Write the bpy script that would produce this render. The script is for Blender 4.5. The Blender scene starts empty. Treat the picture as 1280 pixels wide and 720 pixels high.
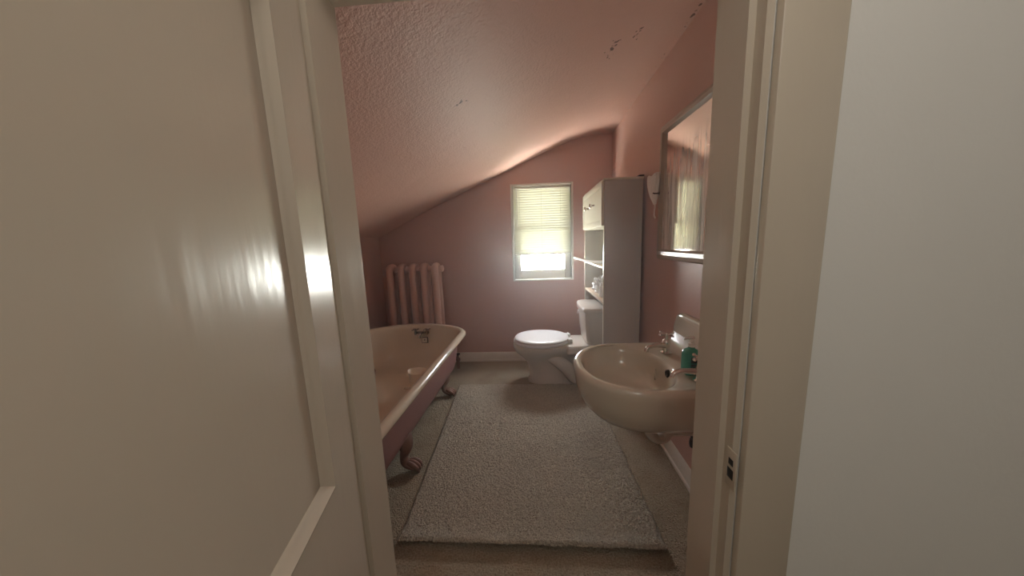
import bpy, bmesh, math, random
from math import sin, cos, pi
from mathutils import Vector, Matrix, noise

random.seed(7)
SC = bpy.context.scene
COL = SC.collection
H = 1.45
# wall_right runs very slightly off square
def xr(y): return 0.862 + 0.0175 * y
YB = 3.59          # back wall
XL = -1.81         # knee wall
YF, YH = 0.72, 0.60  # room side / hall side of the door wall

# ------------------------------------------------------------------ materials
def mat(name, color, rough=0.5, bump=None, var=None, metal=0.0, spec=0.5, coat=0.0, trans=0.0, sheen=0.0, stretch=None):
    """bump: list of (scale, strength, distance, detail); var: (scale, amount, second colour)"""
    m = bpy.data.materials.new(name); m.use_nodes = True
    nt = m.node_tree; N = nt.nodes; L = nt.links
    b = N['Principled BSDF']
    b.inputs['Base Color'].default_value = (*color, 1)
    b.inputs['Roughness'].default_value = rough
    b.inputs['Metallic'].default_value = metal
    b.inputs['Specular IOR Level'].default_value = spec
    b.inputs['Coat Weight'].default_value = coat
    b.inputs['Transmission Weight'].default_value = trans
    b.inputs['Sheen Weight'].default_value = sheen
    tc = N.new('ShaderNodeTexCoord')
    src = tc.outputs['Object']
    if stretch:
        mp = N.new('ShaderNodeMapping'); mp.inputs['Scale'].default_value = stretch
        L.new(src, mp.inputs['Vector']); src = mp.outputs['Vector']
    if var:
        n = N.new('ShaderNodeTexNoise'); n.inputs['Scale'].default_value = var[0]; n.inputs['Detail'].default_value = 5
        L.new(src, n.inputs['Vector'])
        r = N.new('ShaderNodeMapRange'); r.inputs['From Min'].default_value = .35; r.inputs['From Max'].default_value = .7
        r.inputs['To Max'].default_value = var[1]
        L.new(n.outputs['Fac'], r.inputs['Value'])
        mx = N.new('ShaderNodeMix'); mx.data_type = 'RGBA'
        mx.inputs['A'].default_value = (*color, 1); mx.inputs['B'].default_value = (*var[2], 1)
        L.new(r.outputs['Result'], mx.inputs['Factor']); L.new(mx.outputs['Result'], b.inputs['Base Color'])
    prev = None
    for (s, st, d, det) in (bump or []):
        n = N.new('ShaderNodeTexNoise'); n.inputs['Scale'].default_value = s; n.inputs['Detail'].default_value = det
        L.new(src, n.inputs['Vector'])
        bp = N.new('ShaderNodeBump'); bp.inputs['Strength'].default_value = st; bp.inputs['Distance'].default_value = d
        L.new(n.outputs['Fac'], bp.inputs['Height'])
        if prev: L.new(prev.outputs['Normal'], bp.inputs['Normal'])
        prev = bp
    if prev: L.new(prev.outputs['Normal'], b.inputs['Normal'])
    return m

PINK = (0.56, 0.345, 0.285)
M = {}
M['wall'] = mat('pink_wall_paint', PINK, .48, [(60, .25, .004, 4), (9, .2, .01, 2)], (3, .25, (0.53, 0.34, 0.29)))
M['ceil'] = mat('pink_stucco_paint', (0.58, 0.36, 0.295), .52, [(64, .45, .009, 7), (150, .4, .004, 3), (7, .25, .02, 2)], (2.5, .3, (0.54, .32, .26)), spec=.3)
M['radi'] = mat('pink_radiator_paint', (0.60, 0.37, 0.30), .34, [(90, .2, .002, 3)])
M['shell'] = mat('mauve_tub_paint', (0.31, 0.15, 0.14), .42, [(50, .2, .003, 3)])
M['foot'] = mat('old_mauve_iron', (0.22, 0.115, 0.085), .5, [(60, .4, .003, 3)])
M['enamel'] = mat('old_cream_enamel', (0.66, 0.58, 0.46), .16, [(4, .05, .01, 2)], (5, .25, (0.58, .49, .37)), coat=.3)
M['sinkc'] = mat('cream_porcelain', (0.62, 0.57, 0.465), .14, None, (4, .2, (0.57, .51, .40)), coat=.4)
M['porc'] = mat('white_porcelain', (0.66, 0.60, 0.53), .16, coat=.3)
M['seat'] = mat('white_seat_plastic', (0.84, 0.83, 0.84), .28)
M['cream'] = mat('cream_gloss_paint', (0.60, 0.525, 0.43), .24, [(26, .3, .004, 3)], (5, .2, (0.54, .47, .38)), stretch=(1, 1, .12))
M['trimw'] = mat('white_trim_paint', (0.74, 0.69, 0.62), .3)
M['winp'] = mat('window_cream_paint', (0.74, 0.71, 0.62), .4)
M['hall'] = mat('hall_white_paint', (0.84, 0.83, 0.80), .6, [(70, .15, .003, 3)])
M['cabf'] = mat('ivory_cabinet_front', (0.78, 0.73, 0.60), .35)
M['cabs'] = mat('shaded_cabinet_board', (0.60, 0.57, 0.54), .45, [(20, .05, .002, 2)])  # grey of the shaded side put into the board colour
M['shelfw'] = mat('beige_shelf_edge', (0.62, 0.50, 0.38), .4)
M['chrome'] = mat('worn_chrome', (0.75, 0.73, 0.70), .16, metal=1)
M['dchrome'] = mat('tarnished_chrome', (0.30, 0.27, 0.24), .22, metal=1)
M['dark'] = mat('dark_metal', (0.05, 0.04, 0.035), .4, metal=.6)
M['mframe'] = mat('beige_mirror_frame', (0.37, 0.30, 0.235), .28, [(24, .25, .003, 3)])
M['white'] = mat('white_plastic', (0.85, 0.85, 0.83), .3)
M['cloth'] = mat('white_cloth', (0.90, 0.89, 0.86), .8, [(220, .3, .002, 2)])
M['jug'] = mat('pale_plastic', (0.80, 0.69, 0.55), .35)
M['black'] = mat('black_plastic', (0.015, 0.015, 0.015), .5)
M['teal'] = mat('teal_soap', (0.06, 0.36, 0.27), .12, coat=.4)
M['label'] = mat('dark_green_label', (0.012, 0.05, 0.045), .4)
M['tan'] = mat('tan_card', (0.45, 0.33, 0.22), .7)

def carpet(name, c1, c2, stain, sc, bs):
    m = mat(name, c1, .95, [(sc, 1.0, bs, 4), (sc * .25, .5, bs * 1.5, 3)], spec=.1)
    nt = m.node_tree; N = nt.nodes; L = nt.links; b = N['Principled BSDF']
    tc = N.new('ShaderNodeTexCoord')
    n1 = N.new('ShaderNodeTexNoise'); n1.inputs['Scale'].default_value = sc; n1.inputs['Detail'].default_value = 4
    n2 = N.new('ShaderNodeTexNoise'); n2.inputs['Scale'].default_value = 3.2; n2.inputs['Detail'].default_value = 6
    for n in (n1, n2): L.new(tc.outputs['Object'], n.inputs['Vector'])
    r = N.new('ShaderNodeMapRange'); r.inputs['From Min'].default_value = .3; r.inputs['From Max'].default_value = .7
    L.new(n1.outputs['Fac'], r.inputs['Value'])
    a = N.new('ShaderNodeMix'); a.data_type = 'RGBA'; a.inputs['A'].default_value = (*c2, 1); a.inputs['B'].default_value = (*c1, 1)
    L.new(r.outputs['Result'], a.inputs['Factor'])
    r2 = N.new('ShaderNodeMapRange'); r2.inputs['From Min'].default_value = .52; r2.inputs['From Max'].default_value = .75
    r2.inputs['To Max'].default_value = .75
    L.new(n2.outputs['Fac'], r2.inputs['Value'])
    c = N.new('ShaderNodeMix'); c.data_type = 'RGBA'; c.inputs['B'].default_value = (*stain, 1)
    L.new(a.outputs['Result'], c.inputs['A']); L.new(r2.outputs['Result'], c.inputs['Factor'])
    L.new(c.outputs['Result'], b.inputs['Base Color'])
    return m
M['carpet'] = carpet('beige_carpet', (0.52, 0.45, 0.34), (0.29, 0.235, 0.165), (0.29, 0.21, 0.13), 120, .012)
M['rug'] = carpet('shaggy_beige_rug', (0.70, 0.64, 0.53), (0.36, 0.31, 0.245), (0.46, 0.41, 0.34), 150, .009)

def slat_mat():
    m = bpy.data.materials.new('pale_blind_slats'); m.use_nodes = True
    N = m.node_tree.nodes; L = m.node_tree.links; N.clear()
    o = N.new('ShaderNodeOutputMaterial'); mx = N.new('ShaderNodeMixShader'); mx.inputs[0].default_value = .0095
    d = N.new('ShaderNodeBsdfDiffuse'); d.inputs[0].default_value = (.78, .78, .64, 1)
    t = N.new('ShaderNodeBsdfTranslucent'); t.inputs[0].default_value = (.84, .85, .70, 1)
    L.new(d.outputs[0], mx.inputs[1]); L.new(t.outputs[0], mx.inputs[2]); L.new(mx.outputs[0], o.inputs[0])
    return m
M['slat'] = slat_mat()

def glass_mat():
    m = bpy.data.materials.new('window_glass'); m.use_nodes = True
    N = m.node_tree.nodes; L = m.node_tree.links; N.clear()
    o = N.new('ShaderNodeOutputMaterial'); mx = N.new('ShaderNodeMixShader'); mx.inputs[0].default_value = .06
    t = N.new('ShaderNodeBsdfTransparent'); g = N.new('ShaderNodeBsdfGlossy'); g.inputs['Roughness'].default_value = .02
    L.new(t.outputs[0], mx.inputs[1]); L.new(g.outputs[0], mx.inputs[2]); L.new(mx.outputs[0], o.inputs[0])
    return m
M['glass'] = glass_mat()

def mirror_mat():
    m = mat('old_mirror_glass', (0.90, 0.86, 0.80), .05, metal=1)
    nt = m.node_tree; N = nt.nodes; L = nt.links; b = N['Principled BSDF']
    tc = N.new('ShaderNodeTexCoord'); mp = N.new('ShaderNodeMapping'); mp.inputs['Scale'].default_value = (1, 22, 1.1)
    n = N.new('ShaderNodeTexNoise'); n.inputs['Scale'].default_value = 1.6; n.inputs['Detail'].default_value = 5
    n.inputs['Distortion'].default_value = .8
    L.new(tc.outputs['Object'], mp.inputs['Vector']); L.new(mp.outputs['Vector'], n.inputs['Vector'])
    # dried streaks: a thin milky film running down the lower two thirds
    sx = N.new('ShaderNodeSeparateXYZ'); L.new(tc.outputs['Object'], sx.inputs[0])
    zr = N.new('ShaderNodeMapRange'); zr.inputs['From Min'].default_value = .65; zr.inputs['From Max'].default_value = .45
    L.new(sx.outputs['Z'], zr.inputs['Value'])
    r = N.new('ShaderNodeMapRange'); r.inputs['From Min'].default_value = .36; r.inputs['From Max'].default_value = .66; r.inputs['To Min'].default_value = .12; r.inputs['To Max'].default_value = .8
    L.new(n.outputs['Fac'], r.inputs['Value'])
    mu = N.new('ShaderNodeMath'); mu.operation = 'MULTIPLY'
    L.new(zr.outputs['Result'], mu.inputs[0]); L.new(r.outputs['Result'], mu.inputs[1])
    film = N.new('ShaderNodeBsdfDiffuse'); film.inputs[0].default_value = (.82, .80, .76, 1)
    mx = N.new('ShaderNodeMixShader'); L.new(mu.outputs[0], mx.inputs[0])
    L.new(b.outputs[0], mx.inputs[1]); L.new(film.outputs[0], mx.inputs[2])
    L.new(mx.outputs[0], N['Material Output'].inputs['Surface'])
    return m
M['mirror'] = mirror_mat()

def crack_specks(m):
    """flaked-off paint: dark specks along the ceiling edge over the mirror and in two patches"""
    nt = m.node_tree; N = nt.nodes; L = nt.links; b = N['Principled BSDF']
    base = b.inputs['Base Color'].links[0].from_socket
    tc = N.new('ShaderNodeTexCoord'); s = N.new('ShaderNodeSeparateXYZ'); L.new(tc.outputs['Object'], s.inputs[0])
    n = N.new('ShaderNodeTexNoise'); n.inputs['Scale'].default_value = 45; n.inputs['Detail'].default_value = 3
    n2 = N.new('ShaderNodeTexNoise'); n2.inputs['Scale'].default_value = 5; n2.inputs['Detail'].default_value = 2
    for q in (n, n2): L.new(tc.outputs['Object'], q.inputs['Vector'])
    def math_(op, a, bb):
        k = N.new('ShaderNodeMath'); k.operation = op
        for i, v in enumerate((a, bb)):
            if isinstance(v, (int, float)): k.inputs[i].default_value = v
            else: L.new(v, k.inputs[i])
        return k.outputs[0]
    def blob(cx, cy, rx, ry):
        dx = math_('DIVIDE', math_('SUBTRACT', s.outputs['X'], cx), rx); dy = math_('DIVIDE', math_('SUBTRACT', s.outputs['Y'], cy), ry)
        d = math_('ADD', math_('MULTIPLY', dx, dx), math_('MULTIPLY', dy, dy))
        return math_('MAXIMUM', math_('SUBTRACT', 1.0, d), 0.0)
    tot = None
    for bl in ((0.875, 1.9, .014, .7), (0.50, 1.98, .05, .16), (0.40, 1.35, .16, .12), (0.62, 1.9, .03, .10), (-0.35, 1.75, .05, .06)):
        o = blob(*bl); tot = o if tot is None else math_('MAXIMUM', tot, o)
    thr = math_('SUBTRACT', 0.76, math_('MULTIPLY', tot, .23))
    th2 = math_('ADD', thr, math_('MULTIPLY', math_('SUBTRACT', .5, n2.outputs['Fac']), .25))
    f = N.new('ShaderNodeMapRange'); f.inputs['From Min'].default_value = 0; f.inputs['From Max'].default_value = .03
    L.new(math_('SUBTRACT', n.outputs['Fac'], th2), f.inputs['Value'])
    fac = math_('MULTIPLY', f.outputs['Result'], math_('GREATER_THAN', tot, 0.02))
    mx = N.new('ShaderNodeMix'); mx.data_type = 'RGBA'; mx.inputs['B'].default_value = (.12, .06, .045, 1)
    L.new(base, mx.inputs['A']); L.new(fac, mx.inputs['Factor']); L.new(mx.outputs['Result'], b.inputs['Base Color'])
crack_specks(M['ceil'])

# ------------------------------------------------------------------ builders
def link(name, bm, material, parent=None, smooth=40, off=None):
    """bmesh -> ONE mesh object. off: world point that becomes the object's origin"""
    bmesh.ops.remove_doubles(bm, verts=bm.verts, dist=1e-6)
    bmesh.ops.recalc_face_normals(bm, faces=bm.faces)
    me = bpy.data.meshes.new(name)
    if off is not None: bmesh.ops.translate(bm, verts=bm.verts, vec=-Vector(off))
    bm.to_mesh(me); bm.free()
    if smooth:
        for p in me.polygons: p.use_smooth = True
        me.set_sharp_from_angle(angle=math.radians(smooth))
    me.materials.append(material)
    o = bpy.data.objects.new(name, me); COL.objects.link(o)
    if off is not None: o.location = off
    if parent is not None:
        o.parent = parent
        if off is None: o.location = -Vector(world(parent))
        else: o.location = Vector(off) - Vector(world(parent))
    return o
def world(o):
    v = Vector(o.location)
    while o.parent: o = o.parent; v = v + Vector(o.location)
    return v
def thing(name, label, cat, loc, group=None):
    o = bpy.data.objects.new(name, None); o.empty_display_size = .1; COL.objects.link(o); o.location = loc
    o['label'] = label; o['category'] = cat
    if group: o['group'] = group
    return o
def tag(o, label, cat, group=None):
    o['label'] = label; o['category'] = cat
    if group: o['group'] = group
    return o
def struct(name, bm, m, parent=None, smooth=40):
    o = link(name, bm, m, parent, smooth)
    if parent is None: o['kind'] = 'structure'
    return o
def BM(): return bmesh.new()

def box(bm, x0, x1, y0, y1, z0, z1, bev=0.0, seg=2):
    t = bmesh.new(); bmesh.ops.create_cube(t, size=1)
    for v in t.verts:
        v.co = Vector((x0 + (v.co.x + .5) * (x1 - x0), y0 + (v.co.y + .5) * (y1 - y0), z0 + (v.co.z + .5) * (z1 - z0)))
    if bev: bmesh.ops.bevel(t, geom=t.edges[:], offset=bev, segments=seg, profile=.5, affect='EDGES')
    merge(bm, t)
def merge(bm, t, mtx=None):
    if mtx is not None: bmesh.ops.transform(t, matrix=mtx, verts=t.verts)
    mp = {v: bm.verts.new(v.co) for v in t.verts}
    for f in t.faces:
        try: bm.faces.new([mp[v] for v in f.verts])
        except ValueError: pass
    t.free()
def loft(bm, rings, cap0=True, cap1=True, closed=True):
    """rings: lists of equal length of points"""
    R = [[bm.verts.new(p) for p in r] for r in rings]
    n = len(R[0])
    for a, b in zip(R, R[1:]):
        for i in range(n if closed else n - 1):
            j = (i + 1) % n
            bm.faces.new((a[i], a[j], b[j], b[i]))
    if cap0: bm.faces.new(R[0][::-1])
    if cap1: bm.faces.new(R[-1])
    return R
def tube(bm, pts, rad, n=12, caps=True, closed=False):
    """tube along a polyline; rad: number or list of radii (or (ra, rb) pairs)"""
    P = [Vector(p) for p in pts]; k = len(P)
    rings = []; up = None
    for i in range(k):
        if closed: t = (P[(i + 1) % k] - P[i - 1]).normalized()
        elif i == 0: t = (P[1] - P[0]).normalized()
        elif i == k - 1: t = (P[-1] - P[-2]).normalized()
        else: t = ((P[i + 1] - P[i]).normalized() + (P[i] - P[i - 1]).normalized()).normalized()
        if up is None:
            up = Vector((0, 0, 1)) if abs(t.z) < .9 else Vector((1, 0, 0))
        u = (up - t * up.dot(t)).normalized(); w = t.cross(u); up = u
        r = rad[i] if isinstance(rad, (list, tuple)) else rad
        ra, rb = r if isinstance(r, (list, tuple)) else (r, r)
        rings.append([P[i] + u * ra * cos(2 * pi * j / n) + w * rb * sin(2 * pi * j / n) for j in range(n)])
    if closed: rings.append(rings[0]); caps = False
    loft(bm, rings, caps, caps)
def smoothpath(pts, sub=6):
    P = [Vector(p) for p in pts]; out = []
    for i in range(len(P) - 1):
        p0 = P[max(i - 1, 0)]; p1 = P[i]; p2 = P[i + 1]; p3 = P[min(i + 2, len(P) - 1)]
        for k in range(sub):
            t = k / sub
            out.append(.5 * ((2 * p1) + (-p0 + p2) * t + (2 * p0 - 5 * p1 + 4 * p2 - p3) * t * t + (-p0 + 3 * p1 - 3 * p2 + p3) * t ** 3))
    out.append(P[-1]); return out
def lerplist(vals, n):
    out = []
    for i in range(n):
        f = i / (n - 1) * (len(vals) - 1); k = min(int(f), len(vals) - 2); out.append(vals[k] + (vals[k + 1] - vals[k]) * (f - k))
    return out
def lathe(bm, prof, c, n=24, axis='Z', cap=True):
    """prof: (radius, height) pairs around an axis through c"""
    c = Vector(c); rings = []
    for r, h in prof:
        ring = []
        for j in range(n):
            a = 2 * pi * j / n; u, w = r * cos(a), r * sin(a)
            ring.append(c + (Vector((u, w, h)) if axis == 'Z' else Vector((h, u, w)) if axis == 'X' else Vector((u, h, w))))
        rings.append(ring)
    loft(bm, rings, cap, cap)
def ell(cx, cy, ax, ay, z, n=48, p=2.0, axback=None):
    """superellipse ring; axback: other semi-axis for x > cx"""
    out = []
    for j in range(n):
        a = 2 * pi * j / n; ca, sa = cos(a), sin(a)
        A = axback if (axback and ca > 0) else ax
        out.append(Vector((cx + A * math.copysign(abs(ca) ** (2 / p), ca), cy + ay * math.copysign(abs(sa) ** (2 / p), sa), z)))
    return out
def wallgrid(bm, a, b, c, d):
    vs = [bm.verts.new(p) for p in (a, b, c, d)]; bm.faces.new(vs)

# ------------------------------------------------------------------ room shell
WX0, WX1, WZ0, WZ1 = -0.215, 0.497, 0.99, 2.10     # window opening
PROF = [(-1.80, 1.563), (-1.40, 1.755), (-0.941, 1.957), (-0.5, 2.142), (-0.185, 2.270), (0.1, 2.392), (0.33, 2.482), (0.47, 2.526), (0.60, 2.556), (0.72, 2.574), (0.95, 2.59)]
PROF = [tuple(p)[:2] for p in [(v.x, v.z) for v in smoothpath([(x, 0, z) for x, z in PROF], 5)]]

bm = BM(); box(bm, -3.4, 3.0, -3.2, 3.75, -.12, 0); struct('floor', bm, M['carpet'], smooth=0)

bm = BM(); rings = []
for x, z in [(-2.0, PROF[0][1] - .09)] + PROF:
    rings.append([Vector((x, YH + .02, z)), Vector((x, 3.75, z)), Vector((x, 3.75, z + .15)), Vector((x, YH + .02, z + .15))])
loft(bm, rings); ceil = struct('ceiling', bm, M['ceil'], smooth=60)

bm = BM(); box(bm, XL - .12, XL, YF - .03, 3.75, 0, 1.66); struct('wall_left', bm, M['wall'], smooth=0)
bm = BM()
loft(bm, [[Vector((xr(YF - .03), YF - .03, z)), Vector((xr(3.75), 3.75, z)), Vector((xr(3.75) + .12, 3.75, z)), Vector((xr(YF - .03) + .12, YF - .03, z))] for z in (0, 2.68)])
struct('wall_right', bm, M['wall'], smooth=0)
# back wall: four pieces of one wall round the window opening
bm = BM()
for (x0, x1, z0, z1) in ((-1.93, WX0, 0, 2.72), (WX1, 1.05, 0, 2.72), (WX0, WX1, 0, WZ0), (WX0, WX1, WZ1, 2.72)):
    box(bm, x0, x1, YB, YB + .15, z0, z1)
struct('wall_back', bm, M['wall'], smooth=0)
# door wall
DX0, DX1, DZ = -0.432, 0.412, 1.985
def frontwall(y0, y1, m, name):
    bm = BM()
    for (x0, x1, z0, z1) in ((-1.93, DX0, 0, 2.72), (DX1, 3.0, 0, 2.72), (DX0, DX1, DZ, 2.72)):
        box(bm, x0, x1, y0, y1, z0, z1)
    return struct(name, bm, m, smooth=0)
frontwall(YF - .06, YF, M['wall'], 'wall_front')
frontwall(YH, YF - .06, M['hall'], 'wall_hall_front')
bm = BM(); box(bm, 1.75, 1.87, -3.1, YH, 0, 2.6); struct('wall_hall_right', bm, M['hall'], smooth=0)
bm = BM(); box(bm, -1.85, -1.73, -3.1, YH, 0, 2.6); struct('wall_hall_left', bm, M['hall'], smooth=0)
bm = BM(); box(bm, -1.85, 1.87, -3.22, -3.1, 0, 2.6); struct('wall_hall_back', bm, M['hall'], smooth=0)
bm = BM(); box(bm, -1.93, 3.0, -3.22, YH + .02, 2.6, 2.72); struct('ceiling_hall', bm, M['hall'], smooth=0)

# baseboards (moulded top edge)
def skirting(name, pts, dirn):
    """pts: start, end on the wall face; dirn: unit vector into the room"""
    a, b = Vector(pts[0]), Vector(pts[1]); d = Vector(dirn)
    prof = [(0, 0), (.024, 0), (.024, .018), (.016, .026), (.016, .085), (.010, .100), (.004, .112), (0, .114)]
    bm = BM(); rings = []
    for p in (a, b): rings.append([p + d * u + Vector((0, 0, z)) for u, z in prof])
    loft(bm, rings); return struct(name, bm, M['trimw'], smooth=30)
skirting('baseboard_back', ((XL, YB, 0), (0.92, YB, 0)), (0, -1, 0))
skirting('baseboard_right', ((xr(YF), YF, 0), (xr(YB), YB, 0)), (-1, 0, 0))
skirting('baseboard_left', ((XL, YF, 0), (XL, YB, 0)), (1, 0, 0))

# door frame: jambs with stop and hall-side casing, strike plate
def jamb(name, xi, sgn):
    """xi: face of the jamb seen from the opening, sgn: direction into the wall"""
    bm = BM(); prof = [(0, YF), (0, YH + .022), (.013, YH + .022), (.013, YH - .003), (.026, YH - .003), (.026, YF)]
    rings = [[Vector((xi + sgn * u, y, z)) for u, y in prof] for z in (0, 1.968 + .02)]
    loft(bm, rings)
    o = struct(name, bm, M['cream'], smooth=0); return o
jl = jamb('trim_1', -0.410, -1); jr = jamb('trim_2', 0.392, 1)
bm = BM(); box(bm, -.43, .41, YH + .022, YF, 1.968, 1.99); box(bm, -.43, .41, YH - .003, YH + .022, 1.978, 1.99)
struct('trim_3', bm, M['cream'], smooth=0)
def casing(name, x0, x1, z0, z1, y0, y1):
    bm = BM(); box(bm, x0, x1, y0, y1, z0, z1, .005); return struct(name, bm, M['cream'])
casing('trim_4', 0.420, 0.525, 0, 2.075, YH - .020, YH - .001)
casing('trim_5', -0.545, -0.436, 0, 2.075, YH - .020, YH - .001)
casing('trim_6', -0.435, 0.419, 1.992, 2.075, YH - .020, YH - .001)
casing('trim_7', 0.410, 0.52, 0, 2.06, YF + .001, YF + .016)
casing('trim_8', -0.53, -0.431, 0, 2.06, YF + .001, YF + .016)
casing('trim_9', -0.53, 0.52, 1.990, 2.06, YF + .0165, YF + .03)
bm = BM()
lx = .4049
box(bm, lx - .0025, lx, .580, .610, .925, 1.010, .0008)
sp = link('strike_plate', bm, M['cream'], jr); sp['label'] = 'small painted-over latch plate let into the jamb'
bm = BM(); box(bm, lx - .0032, lx - .0024, .586, .604, .946, .968, .0003); box(bm, lx - .0032, lx - .0024, .588, .602, .976, .990, .0003)
link('latch_hole', bm, M['black'], jr)

# the door leaf, swung open towards the hall
dr = bpy.data.objects.new('door_1', None); COL.objects.link(dr); dr.location = (-0.412, 0.600, 0); dr['kind'] = 'structure'
tx = Vector((.235, -.972, 0)).normalized(); nx = Vector((.972, .235, 0)).normalized()
dm = Matrix(((tx.x, nx.x, 0, 0), (tx.y, nx.y, 0, 0), (0, 0, 1, 0), (0, 0, 0, 1)))  # local x along leaf, local y out of its face, origin at the hinge edge
dr.rotation_euler = dm.to_3x3().to_euler()
def dlink(name, bm, m, parent=None, smooth=30):
    for v in bm.verts: v.co.y *= -1
    bmesh.ops.recalc_face_normals(bm, faces=bm.faces)
    me = bpy.data.meshes.new(name); bm.to_mesh(me); bm.free()
    for p in me.polygons: p.use_smooth = True
    me.set_sharp_from_angle(angle=math.radians(smooth)); me.materials.append(m)
    o = bpy.data.objects.new(name, me); COL.objects.link(o); o.parent = parent or dr; return o
DW, DH = 0.775, 1.972
SA, SB = 0.107, 0.668
PZ = [(0.14, 0.70), (1.0, 1.84)]
bm = BM()
for (a, b, z0, z1) in ((0, SA, .008, DH), (SB, DW, .008, DH), (SA, SB, .008, PZ[0][0]), (SA, SB, PZ[0][1], PZ[1][0]), (SA, SB, PZ[1][1], DH)):
    box(bm, a, b, 0, .036, z0, z1)
dlink('leaf', bm, M['cream'])
for z0, z1 in PZ:
    bm = BM(); box(bm, SA - .005, SB + .005, .013, .024, z0 - .005, z1 + .005); dlink('panel', bm, M['cream'])
    bm = BM()   # stepped moulding round the panel, mitred
    prof = [(0, -.003), (.005, -.005), (.009, -.001), (.012, .003), (.018, .006), (.023, .0125), (0, .0125)]
    rings = []
    for (cx, cz, sx, sz) in ((SA, z0, 1, 1), (SB, z0, -1, 1), (SB, z1, -1, -1), (SA, z1, 1, -1)):
        rings.append([Vector((cx + sx * u, v, cz + sz * u)) for u, v in prof])
    rings.append(rings[0]); loft(bm, rings, False, False); dlink('moulding', bm, M['cream'])
bm = BM(); lathe(bm, [(.022, 0), (.024, -.004), (.012, -.01), (.010, -.03), (.024, -.042), (.028, -.055), (.018, -.066), (.001, -.068)], (DW - .06, 0, .90), 20, 'Y'); dlink('knob', bm, M['chrome'])

# ------------------------------------------------------------------ window
bm = BM(); t_ = .024
for (x0, x1, z0, z1) in ((WX0, WX0 + t_, WZ0, WZ1), (WX1 - t_, WX1, WZ0, WZ1), (WX0 + t_, WX1 - t_, WZ1 - t_, WZ1), (WX0 + t_, WX1 - t_, WZ0, WZ0 + t_ * .7)):
    box(bm, x0, x1, YB - .006, YB + .13, z0, z1, .003)
win = struct('window_1', bm, M['winp'])
ix0, ix1 = WX0 + t_, WX1 - t_
def sash(name, z0, z1, y, sw, rb, rt, m):
    bm = BM()
    for (x0, x1, a, b) in ((ix0, ix0 + sw, z0, z1), (ix1 - sw, ix1, z0, z1), (ix0 + sw, ix1 - sw, z0, z0 + rb), (ix0 + sw, ix1 - sw, z1 - rt, z1)):
        box(bm, x0, x1, y, y + .032, a, b, .004)
    s = link(name, bm, m, win)
    bm = BM(); box(bm, ix0 + sw, ix1 - sw, y + .014, y + .018, z0 + rb, z1 - rt); link('pane', bm, M['glass'], s, 0)
    return s
sash('lower_sash', WZ0 + t_ * .7, 1.60, YB + .062, .075, .105, .045, M['winp'])
sash('upper_sash', 1.56, WZ1 - t_, YB + .096, .07, .045, .06, M['winp'])

# venetian blind hung inside the window frame
BZ0, BZ1 = 1.292, WZ1 - t_ - .002
by = YB + .026
bl = thing('window_blind', 'pale yellow-white slatted venetian blind lowered over most of the window', 'blind', (.141, by, BZ0))
bm = BM(); box(bm, ix0 + .004, ix1 - .004, by - .014, by + .014, BZ1 - .030, BZ1, .003); link('headrail', bm, M['winp'], bl)
bm = BM(); ns = 27; top = BZ1 - .045; bot = BZ0 + .026
ang = math.radians(76)
for i in range(ns):
    z = top - (top - bot) * i / (ns - 1); w = .0165
    for q in range(1):
        pts = []
        for s in (-1, -.5, 0, .5, 1):
            bow = .0022 * (1 - s * s)
            pts.append((by - s * w * cos(ang) - bow * sin(ang), z + s * w * sin(ang) + bow * cos(ang)))
        rows = [[bm.verts.new((x, y, zz)) for (y, zz) in pts] for x in (ix0 + .006, ix1 - .006)]
        for k in range(4): bm.faces.new((rows[0][k], rows[0][k + 1], rows[1][k + 1], rows[1][k]))
link('slats', bm, M['slat'], bl, 60)
bm = BM(); box(bm, ix0 + .006, ix1 - .006, by - .012, by + .012, BZ0, BZ0 + .016, .004); link('bottom_rail', bm, M['winp'], bl)
for x in (ix0 + .075, .135, ix1 - .12):
    bm = BM(); tube(bm, [(x, by - .0165, BZ0 + .012), (x, by - .0165, BZ1 - .012)], .0014, 6); link('ladder_cord', bm, M['winp'], bl)
bm = BM(); tube(bm, [(ix0 + .045, by - .019, 1.62), (ix0 + .045, by - .019, BZ1 - .016)], .003, 8); link('tilt_wand', bm, M['white'], bl)

# ------------------------------------------------------------------ bathtub
TX, TA, YFc, YNc, BF, BN = -1.215, .565, 2.81, 1.22, .37, .36
def tubring(ins, z, n=64, shear=0.0, lift=0.0):
    out = []; a = TA - ins; bf, bn = BF - ins, BN - ins
    if bf < .02: bf = .02
    if bn < .02: bn = .02
    q = n // 4
    def P(x, y):
        # right-hand rim drifts a little towards the knee wall as it nears the door
        k = max(0, (YFc - y)) * .034
        zz = z + lift * max(0, (1.35 - y)) ** 2
        return Vector((TX + x * (1 - k * .5 / TA) - k * .5, y, zz))
    for j in range(q): t = pi * j / q; out.append(P(a * cos(t), YFc + bf * sin(t)))
    for j in range(q): out.append(P(-a, YFc + (YNc - YFc) * j / q))
    for j in range(q): t = pi + pi * j / q; out.append(P(a * cos(t), YNc + bn * sin(t)))
    for j in range(q): out.append(P(a, YNc + (YFc - YNc) * j / q))
    return out
tub = thing('bathtub', 'old clawfoot bathtub, cream inside and mauve-pink outside, under the sloped ceiling', 'bathtub', (TX, 2.0, 0))
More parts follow.
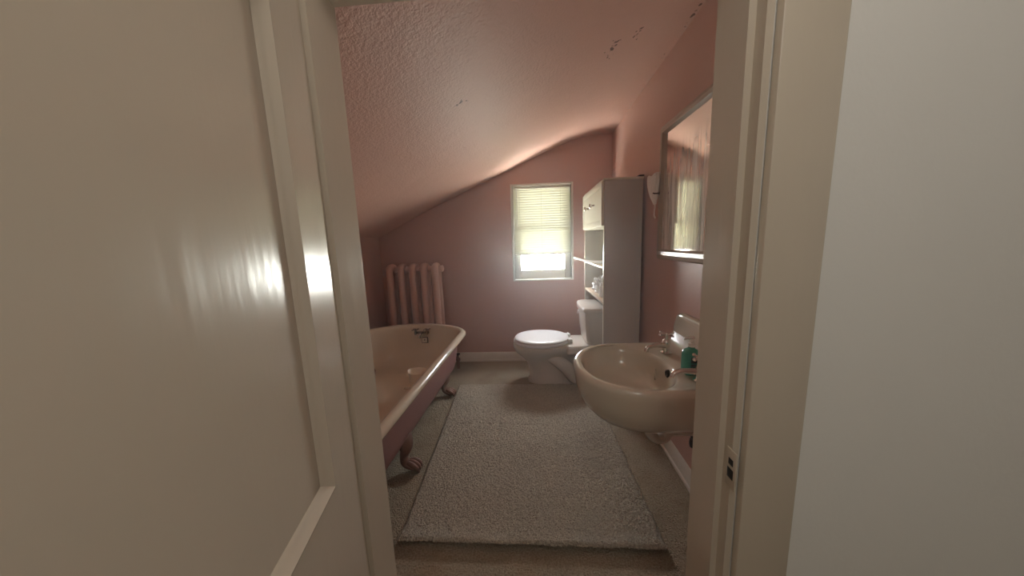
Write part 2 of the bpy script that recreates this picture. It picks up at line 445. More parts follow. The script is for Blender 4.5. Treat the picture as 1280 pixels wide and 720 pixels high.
# inner enamel with the rolled rim
prof = [(.062, .548), (.03, .552), (.010, .562), (0, .578), (.004, .594), (.018, .606), (.036, .611), (.056, .606), (.068, .592), (.076, .57), (.085, .52), (.10, .44), (.118, .36), (.140, .29), (.175, .235), (.23, .205), (.30, .194), (.40, .19), (.50, .188)]
bm = BM(); loft(bm, [tubring(i, z) for i, z in prof], False, True)
basin = link('tub_basin', bm, M['enamel'], tub, 60); basin['label'] = 'cream enamel interior with rolled rim'
prof = [(.045, .556), (.075, .553), (.088, .50), (.100, .40), (.118, .30), (.140, .235), (.175, .185), (.225, .152), (.29, .135), (.42, .128)]
bm = BM(); loft(bm, [tubring(i, z) for i, z in prof], False, True)
sh = link('tub_shell', bm, M['shell'], tub, 60); sh['label'] = 'mauve-pink painted outside'
def clawfoot(x, y, s):
    """s: outward direction in x (+1 right)"""
    bm = BM()
    path = smoothpath([(x - s * .085, y, .262), (x - s * .05, y, .232), (x - s * .035, y, .17), (x - s * .058, y, .105), (x - s * .05, y, .055), (x + s * .0, y, .034), (x + s * .03, y, .026)], 6)
    rr = lerplist([.036, .074, .060, .038, .034, .036, .026], len(path))
    rings = [(r * .62, r) for r in rr]
    tube(bm, path, rings, 14)
    # three toes gripping the ball
    for dy in (-.026, 0, .026):
        p = smoothpath([(x - s * .03, y + dy * .5, .062), (x + s * .005, y + dy, .056), (x + s * .034, y + dy * 1.1, .036), (x + s * .044, y + dy * 1.15, .010)], 4)
        tube(bm, p, lerplist([.014, .016, .013, .007], len(p)), 8)
    t = bmesh.new(); bmesh.ops.create_icosphere(t, subdivisions=2, radius=.026, matrix=Matrix.Translation((x - s * .002, y, .0262))); merge(bm, t)
    return link('claw_foot', bm, M['foot'], tub, 50)
clawfoot(-.800, 1.745, 1); clawfoot(-.815, 2.72, 1); clawfoot(-1.66, 1.745, -1); clawfoot(-1.645, 2.72, -1)
# tap set on the far end wall of the tub
fx, fy, fz = -1.175, 3.085, .535
bm = BM(); box(bm, fx - .075, fx + .075, fy - .035, fy - .005, fz - .012, fz + .014, .008)
p = smoothpath([(fx, fy - .03, fz), (fx, fy - .07, fz + .006), (fx, fy - .10, fz - .012), (fx, fy - .108, fz - .035)], 5); tube(bm, p, .013, 10)
fa = link('faucet', bm, M['dchrome'], tub)
for dx in (-.062, .062):
    bm = BM(); c = Vector((fx + dx, fy - .05, fz + .018))
    lathe(bm, [(.011, -.03), (.013, -.01), (.010, .012), (.014, .022), (.010, .034), (.001, .036)], c, 14)
    for k in range(4):
        a = pi / 4 + k * pi / 2; e = c + Vector((cos(a) * .034, sin(a) * .034, .024)); tube(bm, [c + Vector((0, 0, .022)), e], [.0045, .006], 8)
        t = bmesh.new(); bmesh.ops.create_icosphere(t, subdivisions=1, radius=.0085, matrix=Matrix.Translation(e)); merge(bm, t)
    link('faucet_handle', bm, M['dchrome'], fa)
bm = BM(); box(bm, fx - .012, fx + .058, fy - .026, fy - .018, fz - .115, fz - .05, .004)
ov = link('overflow_plate', bm, M['dark'], tub)
bm = BM(); box(bm, fx - .005, fx + .051, fy - .0275, fy - .0262, fz - .108, fz - .057, .001); link('plate_face', bm, M['enamel'], ov)
bm = BM(); lathe(bm, [(.007, 0), (.007, -.006), (.001, -.008)], (fx + .023, fy - .0275, fz - .078), 12, 'Y'); link('plate_screw', bm, M['dark'], ov)
bm = BM(); lathe(bm, [(.030, 0), (.030, .004), (.022, .005), (.020, .001), (.001, .001)], (-1.14, 2.50, .1885), 20); link('drain', bm, M['chrome'], tub)

# jug standing in the tub
jx, jy, jz = -1.00, 2.42, .189
jug = thing('jug', 'pale plastic rinsing jug with a loop handle standing in the bathtub', 'jug', (jx, jy, jz))
bm = BM(); rings = []
for r, z in ((.045, 0), (.056, .004), (.060, .02), (.066, .10), (.071, .17), (.073, .196), (.076, .20), (.0725, .201), (.068, .19), (.060, .07), (.054, .02), (.025, .014)):
    ring = ell(jx, jy, r, r, jz + z, 28)
    if z > .15:
        for v in ring:
            d = (v - Vector((jx, jy, v.z))).normalized(); k = max(0, d.dot(Vector((-.9, .4, 0)).normalized())) ** 8
            v += d * .022 * k * (z - .15) / .05
    rings.append(ring)
loft(bm, rings, True, True); link('jug_body', bm, M['jug'], jug, 50)
bm = BM(); d = Vector((.95, .1, 0)).normalized(); b0 = Vector((jx, jy, jz))
p = smoothpath([b0 + d * .068 + Vector((0, 0, .18)), b0 + d * .10 + Vector((0, 0, .205)), b0 + d * .125 + Vector((0, 0, .17)), b0 + d * .115 + Vector((0, 0, .10)), b0 + d * .060 + Vector((0, 0, .07))], 6)
tube(bm, p, [(.007, .012)] * len(p), 10); link('jug_handle', bm, M['jug'], jug)

# ------------------------------------------------------------------ radiator
rad = thing('radiator', 'pink painted cast-iron column radiator behind the bathtub', 'radiator', (-1.33, 3.37, 0))
RY0, RY1, RZ0, RZ1 = 3.305, 3.425, .10, 1.218
protos = None
for i in range(5):
    x = -1.582 + .129 * i; loc = Vector((x, RY0, 0))
    if protos is None:
        bm = BM(); pts = []
        for k in range(9): a = pi / 2 * k / 8; pts.append((x, RY0 + .045 - .045 * sin(a), RZ1 - .045 + .045 * cos(a)))
        pts += [(x, RY0, RZ1 - .2), (x, RY0, .6), (x, RY0, RZ0 + .15)]
        for k in range(9): a = pi / 2 * k / 8; pts.append((x, RY0 + .045 - .045 * cos(a), RZ0 + .045 - .045 * sin(a)))
        for k in range(9): a = pi / 2 * k / 8; pts.append((x, RY1 - .045 + .045 * sin(a), RZ0 + .045 - .045 * cos(a)))
        pts += [(x, RY1, RZ0 + .15), (x, RY1, .6), (x, RY1, RZ1 - .2)]
        for k in range(9): a = pi / 2 * k / 8; pts.append((x, RY1 - .045 + .045 * cos(a), RZ1 - .045 + .045 * sin(a)))
        tube(bm, pts, .0375, 16, closed=True)
        # hubs through which neighbouring sections join, top and bottom
        for z in (RZ1 - .03, RZ0 + .05): lathe(bm, [(.030, -.0640), (.034, -.05), (.034, .05), (.030, .0640)], (x, (RY0 + RY1) / 2, z), 16, 'X')
        tube(bm, [(x, (RY0 + RY1) / 2, RZ1 - .03), (x, (RY0 + RY1) / 2, RZ1 + .0)], .03, 12)
        protos = link('section', bm, M['radi'], rad, 50, off=loc)
    else:
        o = protos.copy(); COL.objects.link(o); o.parent = rad; o.location = protos.location + Vector((.129 * i, 0, 0))
for x in (-1.582, -1.066):
    for y in (RY0, RY1):
        bm = BM(); tube(bm, [(x, y, RZ0 + .02), (x, y, .04), (x, y, 0.001)], [.030, .026, .034], 12); link('radiator_foot', bm, M['radi'], rad)
bm = BM(); ym = (RY0 + RY1) / 2; lathe(bm, [(.001, 0), (.036, 0), (.036, .012), (.022, .016), (.022, .02), (.001, .022)], (-1.066 + .062, ym, RZ1 - .03), 16, 'X'); link('end_plug', bm, M['radi'], rad)
bm = BM(); p = [(-1.01, ym, RZ0 + .05), (-.93, ym, RZ0 + .05), (-.895, ym, RZ0 + .045), (-.885, ym, RZ0 + .02), (-.885, ym, .001)]; tube(bm, p, .017, 12)
lathe(bm, [(.022, -.016), (.026, -.008), (.026, .008), (.022, .016)], (-.885, ym, .11), 14)
pv = link('supply_pipe', bm, M['foot'], rad); pv['label'] = 'dark supply pipe at the radiator foot'
bm = BM(); lathe(bm, [(.008, 0), (.008, .03), (.024, .032), (.026, .045), (.012, .05)], (-.885, ym, .138), 14); link('valve_wheel', bm, M['dark'], rad)

# ------------------------------------------------------------------ toilet
TY = 3.065
toi = thing('toilet', 'white toilet with closed lid under the window beside the cabinet', 'toilet', (.2, TY, 0))
bm = BM()
rows = [(.0, .19, .255, .145, .30), (.025, .19, .252, .142, .30), (.04, .19, .235, .128, .29), (.12, .17, .215, .115, .29), (.20, .14, .205, .115, .30), (.26, .11, .225, .140, .33), (.31, .08, .25, .175, .36),
        (.35, .065, .262, .215, .38), (.385, .06, .268, .238, .40), (.405, .06, .270, .243, .40), (.418, .06, .266, .240, .40), (.424, .06, .25, .222, .38)]
loft(bm, [ell(cx, TY, ax, ay, z, 56, 2.15, ab) for z, cx, ax, ay, ab in rows])
# trapway bulge on each flank and the deck under the tank
for s in (-1, 1):
    p = smoothpath([(.15, TY + s * .10, .30), (.25, TY + s * .125, .25), (.34, TY + s * .13, .17), (.40, TY + s * .125, .08), (.43, TY + s * .115, .03)], 5)
    tube(bm, p, lerplist([.05, .065, .07, .065, .04], len(p)), 12)
box(bm, .32, .70, TY - .20, TY + .20, .33, .425, .03, 3)
bowl = link('toilet_bowl', bm, M['porc'], toi, 50)
for s in (-1, 1):
    bm = BM(); lathe(bm, [(.012, 0), (.012, .012), (.008, .022), (.001, .024)], (.365, TY + s * .168, 0.001), 12); b_ = link('bolt_cap', bm, M['dark'], toi)
    bm = BM(); box(bm, .33, .40, TY + s * .165 - .025, TY + s * .165 + .025, 0.0005, .0015 + .01, .004)
bm = BM()
outer = [(.270, .246, .427), (.278, .252, .434), (.278, .252, .443), (.270, .246, .450)]
loft(bm, [ell(.075, TY, a, b, z, 56, 2.1, .29) for a, b, z in outer]); st = link('toilet_seat', bm, M['seat'], toi, 50)
bm = BM()
outer = [(.262, .236, .4515), (.270, .243, .458), (.270, .243, .466), (.262, .235, .474), (.22, .20, .479), (.12, .11, .482)]
loft(bm, [ell(.08, TY, a, b, z, 56, 2.1, a * 1.06) for a, b, z in outer]); link('toilet_lid', bm, M['seat'], toi, 50)
for s in (-1, 1):
    bm = BM(); box(bm, .345, .395, TY + s * .085 - .024, TY + s * .085 + .024, .4255, .470, .010, 3)
    tube(bm, [(.372, TY + s * .085 - .035, .462), (.372, TY + s * .085 + .035, .462)], .012, 12)
    box(bm, .30, .36, TY + s * .085 - .018, TY + s * .085 + .018, .455, .474, .006); link('seat_hinge', bm, M['white'], toi)
def tankring(f, z, w, bow, x1=.70):
    """bowed-front tank outline"""
    out = []; n = 24
    for j in range(n + 1):
        t = -1 + 2 * j / n; e = abs(t)
        x = f + bow * t * t + .05 * max(0, e - .86) / .14 * (e)
        out.append(Vector((x, TY + .03 + t * w, z)))
    out += [Vector((x1, TY + .03 + w, z)), Vector((x1, TY + .03 - w, z))]
    return out
bm = BM(); loft(bm, [tankring(.520, .426, .205, .03), tankring(.505, .47, .225, .03), tankring(.492, .60, .235, .03), tankring(.486, .755, .242, .03)]); tk = link('tank', bm, M['porc'], toi, 35)
bm = BM(); loft(bm, [tankring(.474, .757, .250, .032, .71), tankring(.468, .764, .253, .032, .712), tankring(.468, .787, .253, .032, .712), tankring(.476, .797, .247, .032, .70), tankring(.50, .801, .225, .03, .68)]); link('tank_lid', bm, M['porc'], toi, 35)
bm = BM(); lathe(bm, [(.014, 0), (.014, -.01), (.007, -.014)], (.500, TY + .19, .70), 12, 'X'); tube(bm, [(.488, TY + .19, .70), (.480, TY + .15, .696), (.480, TY + .11, .69)], [.006, .006, .009], 8); link('flush_handle', bm, M['chrome'], toi)

# ------------------------------------------------------------------ over-toilet cabinet
CX0, CX1, CY0, CY1, CZ = .587, .879, 2.490, 3.362, 1.915
cab = thing('storage_cabinet', 'tall white over-toilet cabinet with a two-knobbed flap door and open shelves', 'cabinet', (.73, 2.93, 0))
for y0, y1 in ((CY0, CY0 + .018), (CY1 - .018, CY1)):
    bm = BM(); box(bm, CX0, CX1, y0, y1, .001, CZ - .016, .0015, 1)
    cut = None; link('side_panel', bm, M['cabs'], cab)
bm = BM(); box(bm, CX0 - .008, CX1 + .004, CY0 - .004, CY1 + .004, CZ - .016, CZ, .003); link('top_panel', bm, M['cabf'], cab)
bm = BM(); box(bm, CX0 + .004, CX1, CY0 + .018, CY1 - .018, 1.545, 1.561); bs = link('bottom_board', bm, M['cabf'], cab, 0)
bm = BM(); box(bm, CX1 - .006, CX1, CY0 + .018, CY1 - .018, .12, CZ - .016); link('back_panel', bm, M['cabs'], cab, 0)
ymid = 2.930
y0, y1 = CY0 + .006, CY1 - .006
bm = BM(); box(bm, CX0 - .017, CX0 - .001, y0, y1, 1.552, CZ - .020, .003)
box(bm, CX0 - .022, CX0 - .016, y0 + .002, y0 + .05, 1.554, CZ - .022, .002); box(bm, CX0 - .022, CX0 - .016, y1 - .05, y1 - .002, 1.554, CZ - .022, .002)
box(bm, CX0 - .022, CX0 - .016, y0 + .05, y1 - .05, 1.554, 1.60, .002); box(bm, CX0 - .022, CX0 - .016, y0 + .05, y1 - .05, CZ - .068, CZ - .022, .002)
d_ = link('door', bm, M['cabf'], cab)
for ky in (2.805, 3.06):
    bm = BM(); lathe(bm, [(.012, -.016), (.010, -.024), (.009, -.034), (.019, -.044), (.021, -.053), (.014, -.062), (.001, -.064)], (CX0 - .0005, ky, 1.742), 18, 'X'); link('knob', bm, M['chrome'], d_)
def shelf(z, name, m):
    bm = BM(); box(bm, CX0 + .0, CX1, CY0 + .018, CY1 - .018, z - .018, z, .002); return link(name, bm, m, cab)
shelf(1.222, 'shelf', M['cabf']); shelf(.930, 'shelf', M['shelfw'])
for y0 in (CY0, CY1 - .018):     # front edges of the side panels, light on them put into a paler colour
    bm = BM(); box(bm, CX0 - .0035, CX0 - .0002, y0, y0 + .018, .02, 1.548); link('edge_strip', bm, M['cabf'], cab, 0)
bm = BM(); box(bm, .845, .885, CY0 + .0, CY0 + .05, CZ + .0002, CZ + .012, .003); link('wall_bracket', bm, M['dark'], cab)

# things on its shelves
bm = BM(); tube(bm, smoothpath([(.468, 3.335, 1.262), (.53, 3.19, 1.243), (.60, 3.03, 1.2345), (.70, 2.83, 1.2345)], 5), .012, 10)
tag(link('white_rod', bm, M['white'], off=(.60, 3.03, 1.222)), 'thin white rod poking out from the middle shelf of the tall cabinet', 'rod')
def crumple(c, rx, ry, rz, seed, amp, sub=4):
    bm = BM(); bmesh.ops.create_icosphere(bm, subdivisions=sub, radius=1)
    for v in bm.verts:
        d = v.co.copy(); q = d * 2.3 + Vector((seed, seed * .7, 0)); k = 1 + amp * (abs(noise.noise(q)) * 1.4 - .5 + .5 * abs(noise.noise(q * 2.7)))
        v.co = Vector((d.x * rx * k, d.y * ry * k, max(d.z * rz * k, -rz * .82)))
    zmin = min(v.co.z for v in bm.verts)
    bmesh.ops.translate(bm, verts=bm.verts, vec=Vector((c[0], c[1], c[2] - zmin + .0005)))
    return bm
tag(link('plastic_bag', crumple((.665, 2.98, .930), .062, .085, .085, 3.1, .75), mat('crinkled_white_plastic', (.86, .87, .86), .18), smooth=25), 'crumpled white plastic bag on the lower shelf of the tall cabinet', 'bag')
bt = thing('toiletry_bottle', 'small white toiletry bottle at the near end of the lower cabinet shelf', 'bottle', (.635, 2.76, .930))
bm = BM(); lathe(bm, [(.020, .0005), (.026, .003), (.026, .085), (.022, .098), (.011, .104), (.011, .110)], (.635, 2.76, .930), 20); link('bottle_body', bm, M['white'], bt)
bm = BM(); lathe(bm, [(.014, .1102), (.014, .130), (.011, .134), (.001, .135)], (.635, 2.76, .930), 16); link('bottle_cap', bm, M['white'], bt)
bm = BM(); box(bm, .655, .735, 2.60, 2.68, .9305, 1.032, .003)
tag(link('small_carton', bm, M['tan'], off=(.69, 2.64, .930)), 'small tan carton behind the bottle on the lower cabinet shelf', 'box')

# ------------------------------------------------------------------ wall mirror cabinet
MY0, MY1, MZ0, MZ1 = 1.46, 2.125, 1.305, 2.142
mx1 = xr(1.46) - .001; mx0 = .838
mir = thing('wall_mirror', 'old mirror in a beige moulded frame on the pink wall above the sink', 'mirror', (mx1, 1.79, MZ0))
bm = BM()
prof = [(0, mx1), (0, mx0 + .022), (.010, mx0 + .010), (.022, mx0 + .006), (.030, mx0), (.052, mx0), (.060, mx0 + .010), (.068, mx0 + .022), (.068, mx1)]
rings = []
for (cy, cz, sy, sz) in ((MY0, MZ0, 1, 1), (MY1, MZ0, -1, 1), (MY1, MZ1, -1, -1), (MY0, MZ1, 1, -1)):
    rings.append([Vector((x, cy + sy * u, cz + sz * u)) for u, x in prof])
rings.append(rings[0]); loft(bm, rings, False, False); link('mirror_frame', bm, M['mframe'], mir, 25)
bm = BM(); box(bm, mx0 + .018, mx0 + .024, MY0 + .06, MY1 - .06, MZ0 + .06, MZ1 - .06); link('mirror_glass', bm, M['mirror'], mir, 0, off=(mx0 + .02, 1.79, MZ0 + .06))
bm = BM(); tube(bm, smoothpath([(mx0 + .006, 2.085, 1.728), (mx0 - .03, 2.085, 1.728), (mx0 - .04, 2.086, 1.732)], 4), .0042, 8)
lathe(bm, [(.011, .004), (.011, -.001), (.006, -.004)], (mx0 + .0, 2.085, 1.728), 12, 'X')
hook = link('hook', bm, M['dark'], mir); hook['label'] = 'dark metal peg on the mirror frame'

# white pouch with a tail hanging on the hook side of the mirror
pcx, pcy = .826, 2.150
bm = BM(); rings = []
for k, (z, ry, rx) in enumerate([(1.846, .020, .010), (1.853, .062, .020), (1.845, .078, .026), (1.80, .074, .028), (1.75, .056, .026), (1.71, .036, .020), (1.682, .017, .012), (1.667, .014, .010)]):
    ring = []
    for j in range(48):
        a = 2 * pi * j / 48; fl = 1 + (.13 * cos(9 * a + k * .25)) * (1 if 0 < k < 7 else .3)
        ring.append(Vector((pcx + rx * fl * cos(a), pcy + .012 * (k - 3) * -.6 + ry * fl * sin(a), z + .006 * sin(5 * a))))
    rings.append(ring)
loft(bm, rings)
pouch = thing('cloth_pouch', 'small white gathered cloth pouch hanging on the pink wall by the mirror', 'pouch', (xr(pcy) - .002, pcy, 1.85))
link('pouch_body', bm, M['cloth'], pouch, 60)
bm = BM(); p = smoothpath([(pcx, pcy - .028, 1.672), (pcx, pcy - .033, 1.645), (pcx + .003, pcy - .018, 1.618), (pcx, pcy - .026, 1.590), (pcx, pcy - .045, 1.575)], 6); tube(bm, p, [(.003, .008)] * len(p), 8); link('ribbon', bm, M['cloth'], pouch)
bm = BM(); tube(bm, smoothpath([(xr(pcy) - .001, pcy - .02, 1.862), (pcx + .01, pcy - .01, 1.866), (pcx, pcy, 1.848)], 4), .003, 8); link('hanging_loop', bm, M['cloth'], pouch)

# ------------------------------------------------------------------ wash basin
SY = 1.52
sink = thing('wash_basin', 'wide cream wall-hung wash basin with two taps under the mirror', 'sink', (.55, SY, .5))
SW = .325
def sring(ins, z, n=72):
    """D outline: flat at the wall, round towards the room; angle-matched round the bowl centre"""
    out = []; xc = .545; ax = .336 - ins; ay = SW - ins
    xw = .884; q = n // 6
    # near side, round the front, far side, back along the wall
    for j in range(q): out.append(Vector((xw - (xw - xc) * j / q, SY - ay, z)))
    for j in range(3 * q): a = pi * j / (3 * q); p_ = 2 / 2.25; out.append(Vector((xc - ax * abs(sin(a)) ** p_, SY - ay * math.copysign(abs(cos(a)) ** p_, cos(a)), z)))
    for j in range(q): out.append(Vector((xc + (xw - xc) * j / q, SY + ay, z)))
    for j in range(q): out.append(Vector((xw, SY + ay - 2 * ay * j / q, z)))
    return out
def bowlring(f, z, cx=.470, n=72, oy=0):
    """oval inside of the basin, matched to the outline by point index"""
    out = []; o = sring(0, z, n)
    for j in range(n):
        d = o[j] - Vector((.49, SY, z)); a = math.atan2(d.y, d.x)
        ca, sa = cos(a), sin(a); A = .220 if ca > 0 else .215
        out.append(Vector((cx + A * f * math.copysign(abs(ca) ** .92, ca), SY + oy + .276 * f * math.copysign(abs(sa) ** .92, sa), z)))
    return out
bm = BM()
R = [sring(.30, .525), sring(.22, .533), sring(.14, .556), sring(.075, .592), sring(.035, .638), sring(.012, .70), sring(.002, .765), sring(0, .79), sring(.004, .806), sring(.014, .815), sring(.026, .817), sring(.04, .813),
     bowlring(1.03, .806), bowlring(.985, .798), bowlring(.955, .775), bowlring(.90, .73), bowlring(.80, .69), bowlring(.62, .665), bowlring(.35, .652), bowlring(.12, .648)]
loft(bm, R); link('basin', bm, M['sinkc'], sink, 55)
# back ledge + splashback
bm = BM(); prof = []
for j in range(25):
    t = j / 24; yy = SY - .318 + .64 * t
    e = min(t, 1 - t) * .64; rr = .07
    top = 1.008 - (rr - math.sqrt(max(0, rr * rr - (rr - e) ** 2)) if e < rr else 0)
    prof.append((yy, top))
rings = []
for (x, dz) in ((.884, 0), (.866, 0), (.858, -.006), (.853, -.016)):
    rings.append([Vector((x, yy, tp + dz)) for yy, tp in prof] + [Vector((x - (.0 if x > .86 else .004), SY + .322, .805)), Vector((x - (.0 if x > .86 else .004), SY - .318, .805))])
loft(bm, rings); link('splashback', bm, M['sinkc'], sink, 50)
bm = BM(); p = [(.853, SY - .30, .848), (.853, SY + .10, .848)]; tube(bm, [(.851, SY - .30, .935), (.851, SY + .02, .935)], [(.004, .004)] * 2, 8); link('ledge_line', bm, M['sinkc'], sink)
# cove between ledge and splashback
bm = BM(); rings = []
for y in (SY - .316, SY + .318): rings.append([Vector((.862, y, .805)), Vector((.78, y, .810)), Vector((.815, y, .818)), Vector((.838, y, .838)), Vector((.848, y, .88)), Vector((.862, y, .90))])
loft(bm, rings); link('cove', bm, M['sinkc'], sink, 60)
def tap(y, tilt):
    bm = BM(); x = .735; z = .812
    lathe(bm, [(.030, 0), (.031, .006), (.020, .014), (.017, .03), (.021, .045), (.024, .06), (.018, .074), (.010, .08), (.009, .10)], (x, y, z), 20)
    d = Vector((-1, tilt, 0)).normalized(); b0 = Vector((x, y, z))
    p = smoothpath([b0 + Vector((0, 0, .045)) + d * .01, b0 + d * .05 + Vector((0, 0, .050)), b0 + d * .09 + Vector((0, 0, .050)), b0 + d * .118 + Vector((0, 0, .040)), b0 + d * .126 + Vector((0, 0, .022))], 5)
    tube(bm, p, lerplist([.017, .014, .012, .012, .012], len(p)), 12)
    f = link('faucet', bm, M['chrome'], sink)
    bm = BM(); c = b0 + Vector((0, 0, .105))
    lathe(bm, [(.012, -.006), (.014, .002), (.010, .010), (.001, .013)], c, 14)
    for k in range(4):
        a = .35 + k * pi / 2; e = c + Vector((cos(a) * .042, sin(a) * .042, .002)); tube(bm, [c, e], [.006, .0065], 8)
        t = bmesh.new(); bmesh.ops.create_icosphere(t, subdivisions=2, radius=.0085, matrix=Matrix.Translation(e)); merge(bm, t)
    link('tap_handle', bm, M['chrome'], f)
tap(1.665, -.30); tap(1.315, -.05)
bm = BM(); lathe(bm, [(.020, .01), (.020, -.005), (.014, -.007), (.012, -.001), (.001, -.001)], (.6745, 1.50, .764), 18, 'X'); link('overflow_hole', bm, M['dark'], sink)
bm = BM(); lathe(bm, [(.030, 0), (.030, .005), (.022, .006), (.018, .002), (.001, .002)], (.47, SY, .648), 20); link('sink_drain', bm, M['chrome'], sink)
bm = BM(); tt = bmesh.new()
tube(bm, [(.648 + .012 * cos(a), 1.585 + .012 * cos(a) + .016 * cos(a), .722 + .026 * sin(a)) for a in [2 * pi * k / 24 for k in range(24)]], .0035, 6, closed=True); link('chain_stay_ring', bm, M['sinkc'], sink)
# waste trap under the bowl
bm = BM(); p = smoothpath([(.60, SY, .56), (.60, SY, .46), (.605, SY, .425), (.64, SY, .392), (.68, SY, .40), (.70, SY, .425), (.745, SY, .437), (xr(SY) - .002, SY, .437)], 6); tube(bm, p, .027, 14)
lathe(bm, [(.04, -.014), (.042, 0), (.04, .014)], (.60, SY, .47), 16)
link('waste_trap', bm, M['porc'], sink)
bm = BM(); lathe(bm, [(.055, 0), (.05, -.012), (.03, -.018)], (xr(SY) - .001, SY, .437), 18, 'X'); link('escutcheon', bm, M['chrome'], sink)
bm = BM(); tube(bm, [(xr(1.54) - .002, 1.54, .352), (.845, 1.54, .352)], .009, 10); lathe(bm, [(.018, -.022), (.021, 0), (.018, .022)], (.842, 1.54, .352), 12); tube(bm, [(.842, 1.545, .36), (.83, 1.60, .46), (.755, 1.62, .60)], .006, 8); link('supply_valve', bm, M['dark'], sink)

# soap bottle
bx, byy, bz = .728, 1.392, .8125
sb = thing('soap_bottle', 'teal liquid soap bottle on the edge of the cream basin', 'bottle', (bx, byy, bz))
bm = BM()
rings = [ell(bx, byy, a, b, bz + z, 32, 3.2) for a, b, z in ((.030, .022, .0005), (.036, .027, .006), (.038, .029, .02), (.038, .029, .095), (.034, .026, .112), (.020, .017, .122), (.012, .012, .126), (.012, .012, .132))]
loft(bm, rings); link('bottle_body', bm, M['teal'], sb, 50)
bm = BM(); lathe(bm, [(.014, .1322), (.014, .148), (.005, .150), (.005, .172)], (bx, byy, bz), 16); tube(bm, [(bx + .008, byy, bz + .174), (bx - .032, byy - .004, bz + .174), (bx - .038, byy - .005, bz + .166)], [.007, .006, .004], 8); link('pump', bm, M['white'], sb)
bm = BM()
lab = [[v for v in ell(bx, byy, .0388, .0298, bz + z, 64, 3.2)] for z in (.028, .058, .062, .090)]
for (r0, r1) in ((0, 1), (2, 3)):
    for j in range(46, 66):
        i0, i1 = j % 64, (j + 1) % 64
        try: bm.faces.new([bm.verts.new(lab[r0][i0]), bm.verts.new(lab[r0][i1]), bm.verts.new(lab[r1][i1]), bm.verts.new(lab[r1][i0])])
        except ValueError: pass
link('label', bm, M['label'], sb)

# ------------------------------------------------------------------ rug: thick shaggy pile over the carpet
bm = BM(); NX, NY = 270, 350
cA, cB, cC, cD = Vector((-.690, 1.248, 0)), Vector((.600, 1.238, 0)), Vector((.573, 2.912, 0)), Vector((-.775, 2.912, 0))
def rz(u, v, x, y):
    e = min(u, 1 - u) * 1.3; g = min(v, 1 - v) * 1.68; m_ = min(e, g)
    h = .024 * min(1, (m_ + .004) / .02) ** .5 if m_ < .016 else .024
    big = .003 * noise.noise(Vector((x * 4, y * 4, 0))) + .0016 * noise.noise(Vector((x * 13, y * 13, 3)))
    # shallow fold lines left from storage
    fold = -.006 * math.exp(-((v - .58 - .01 * sin(u * 6)) / .008) ** 2) * (1 if .1 < u < .62 else .15) - .005 * math.exp(-((u - .34) / .008) ** 2) * (1 if v < .8 and v > .5 else .1)
    curl = .016 * math.exp(-(v * 1.68 / .05) ** 2)
    return max(.0015, h + big + fold + curl + random.uniform(-.0055, .0055)) if m_ > 1e-4 else (.030 if v < 1e-6 else .004)
V = []
for j in range(NY + 1):
    row = []
    for i in range(NX + 1):
        u, v = i / NX, j / NY
        p = (cA * (1 - u) + cB * u) * (1 - v) + (cD * (1 - u) + cC * u) * v
        x, y = p.x, p.y
        wob = .006 * noise.noise(Vector((x * 9, y * 9, 7)))
        edge = i in (0, NX) or j in (0, NY)
        jx_, jy_ = random.uniform(-.0022, .0022), random.uniform(-.0022, .0022)
        if edge: jx_ *= 2.2; jy_ *= 2.2
        row.append(bm.verts.new((x + jx_ + wob * (1 if min(u, 1 - u) < .03 else 0), y + jy_ + wob * (1 if min(v, 1 - v) < .03 else 0), rz(u, v, x, y))))
    V.append(row)
for j in range(NY):
    for i in range(NX): bm.faces.new((V[j][i], V[j][i + 1], V[j + 1][i + 1], V[j + 1][i]))
rug = link('bath_rug', bm, M['rug'], None, 0, off=(-.05, 2.08, 0)); tag(rug, 'large beige shaggy rug lying on the carpet between tub and basin', 'rug')
for p in rug.data.polygons: p.use_smooth = True

# ------------------------------------------------------------------ light
w = bpy.data.worlds.new('sky'); SC.world = w; w.use_nodes = True
N = w.node_tree.nodes; L = w.node_tree.links; bg = N['Background']
tc = N.new('ShaderNodeTexCoord'); s = N.new('ShaderNodeSeparateXYZ'); L.new(tc.outputs['Generated'], s.inputs[0])
cr = N.new('ShaderNodeValToRGB'); cr.color_ramp.elements[0].position = .44; cr.color_ramp.elements[0].color = (2.0, 2.05, 1.85, 1)
cr.color_ramp.elements[1].position = .56; cr.color_ramp.elements[1].color = (.93, .97, 1, 1)
mr = N.new('ShaderNodeMapRange'); mr.inputs['From Min'].default_value = -1; L.new(s.outputs['Z'], mr.inputs['Value']); L.new(mr.outputs['Result'], cr.inputs['Fac'])
L.new(cr.outputs['Color'], bg.inputs['Color']); bg.inputs['Strength'].default_value = 50.0

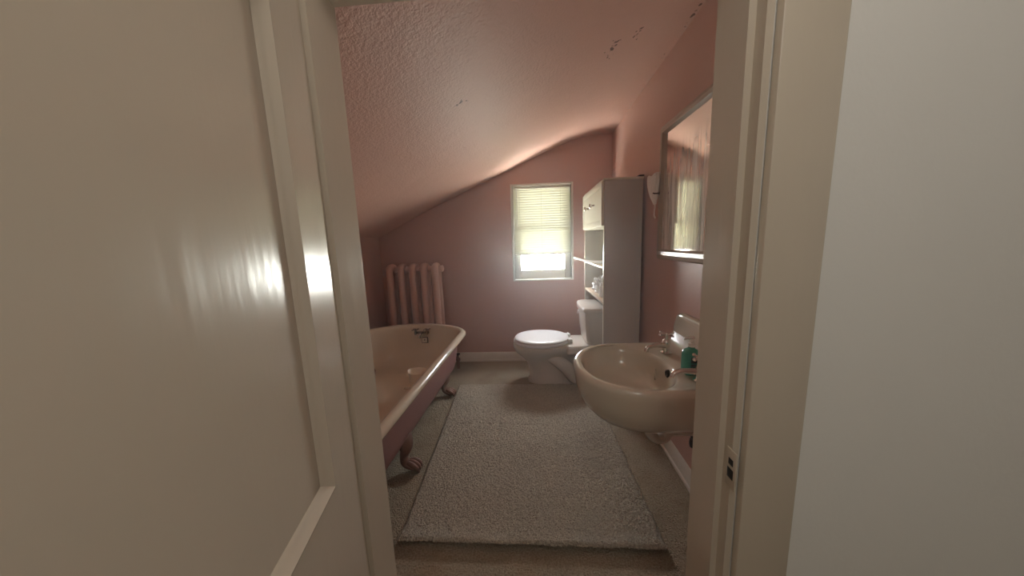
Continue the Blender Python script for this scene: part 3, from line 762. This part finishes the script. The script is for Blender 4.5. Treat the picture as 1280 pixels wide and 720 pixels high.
def lamp(name, kind, loc, energy, color, **kw):
    l = bpy.data.lights.new(name, kind); l.energy = energy; l.color = color
    for k, v in kw.items(): setattr(l, k, v)
    o = bpy.data.objects.new(name, l); COL.objects.link(o); o.location = loc; return o
po = lamp('window_daylight_portal', 'AREA', (.141, YB + .16, 1.545), 1, (1, 1, 1), shape='RECTANGLE', size=.72, size_y=1.12)
po.rotation_euler = (-pi / 2, 0, 0); po.data.cycles.is_portal = True
# unseen fill light added in the hall behind the camera
lamp('hall_fill_light', 'POINT', (.12, -.35, 2.42), 15, (1, .93, .84), shadow_soft_size=.28)

# added scattering volume, imitates the lens glare round the bright window
hm = bpy.data.materials.new('glare_scatter'); hm.use_nodes = True
N = hm.node_tree.nodes; N.clear(); L = hm.node_tree.links
o_ = N.new('ShaderNodeOutputMaterial'); vs = N.new('ShaderNodeVolumeScatter'); vs.inputs['Density'].default_value = .027; vs.inputs['Anisotropy'].default_value = .68
vs.inputs['Color'].default_value = (.86, .94, 1, 1); L.new(vs.outputs[0], o_.inputs['Volume'])
bm = BM(); box(bm, -2.2, 3.2, -3.4, 3.98, -.2, 2.9); hz = link('glare_volume', bm, hm, None, 0); hz['kind'] = 'stuff'; hz['label'] = 'added scattering volume imitating lens glare round the window'; hz['category'] = 'glare_volume'

# ------------------------------------------------------------------ camera
f, h = 380.0, H
cam = bpy.data.cameras.new('camera'); cam.sensor_width = 36; cam.lens = 36 * f / 1280; cam.clip_start = .02
co = bpy.data.objects.new('camera', cam); COL.objects.link(co)
R = ((0.997547872292356, -0.02712365815900666, -0.06451782430512257), (0.05972656117233323, -0.15061480643457945, 0.9867866628472447), (-0.03648260373823186, -0.988220363709809, -0.1486254768662884))
co.matrix_world = Matrix([[r[0], -r[1], -r[2], 0] for r in R] + [[0, 0, 0, 1]])
co.location = (0, 0, h)
SC.camera = co
SC.view_settings.view_transform = 'Standard'; SC.view_settings.look = 'None'; SC.view_settings.gamma = 1
SC.view_settings.use_curve_mapping = False; SC.view_settings.exposure = 0.25
SC.cycles.use_denoising = True
SC.cycles.max_bounces = 12; SC.cycles.diffuse_bounces = 8; SC.cycles.transmission_bounces = 8; SC.cycles.transparent_max_bounces = 12
SC.cycles.sample_clamp_indirect = 5
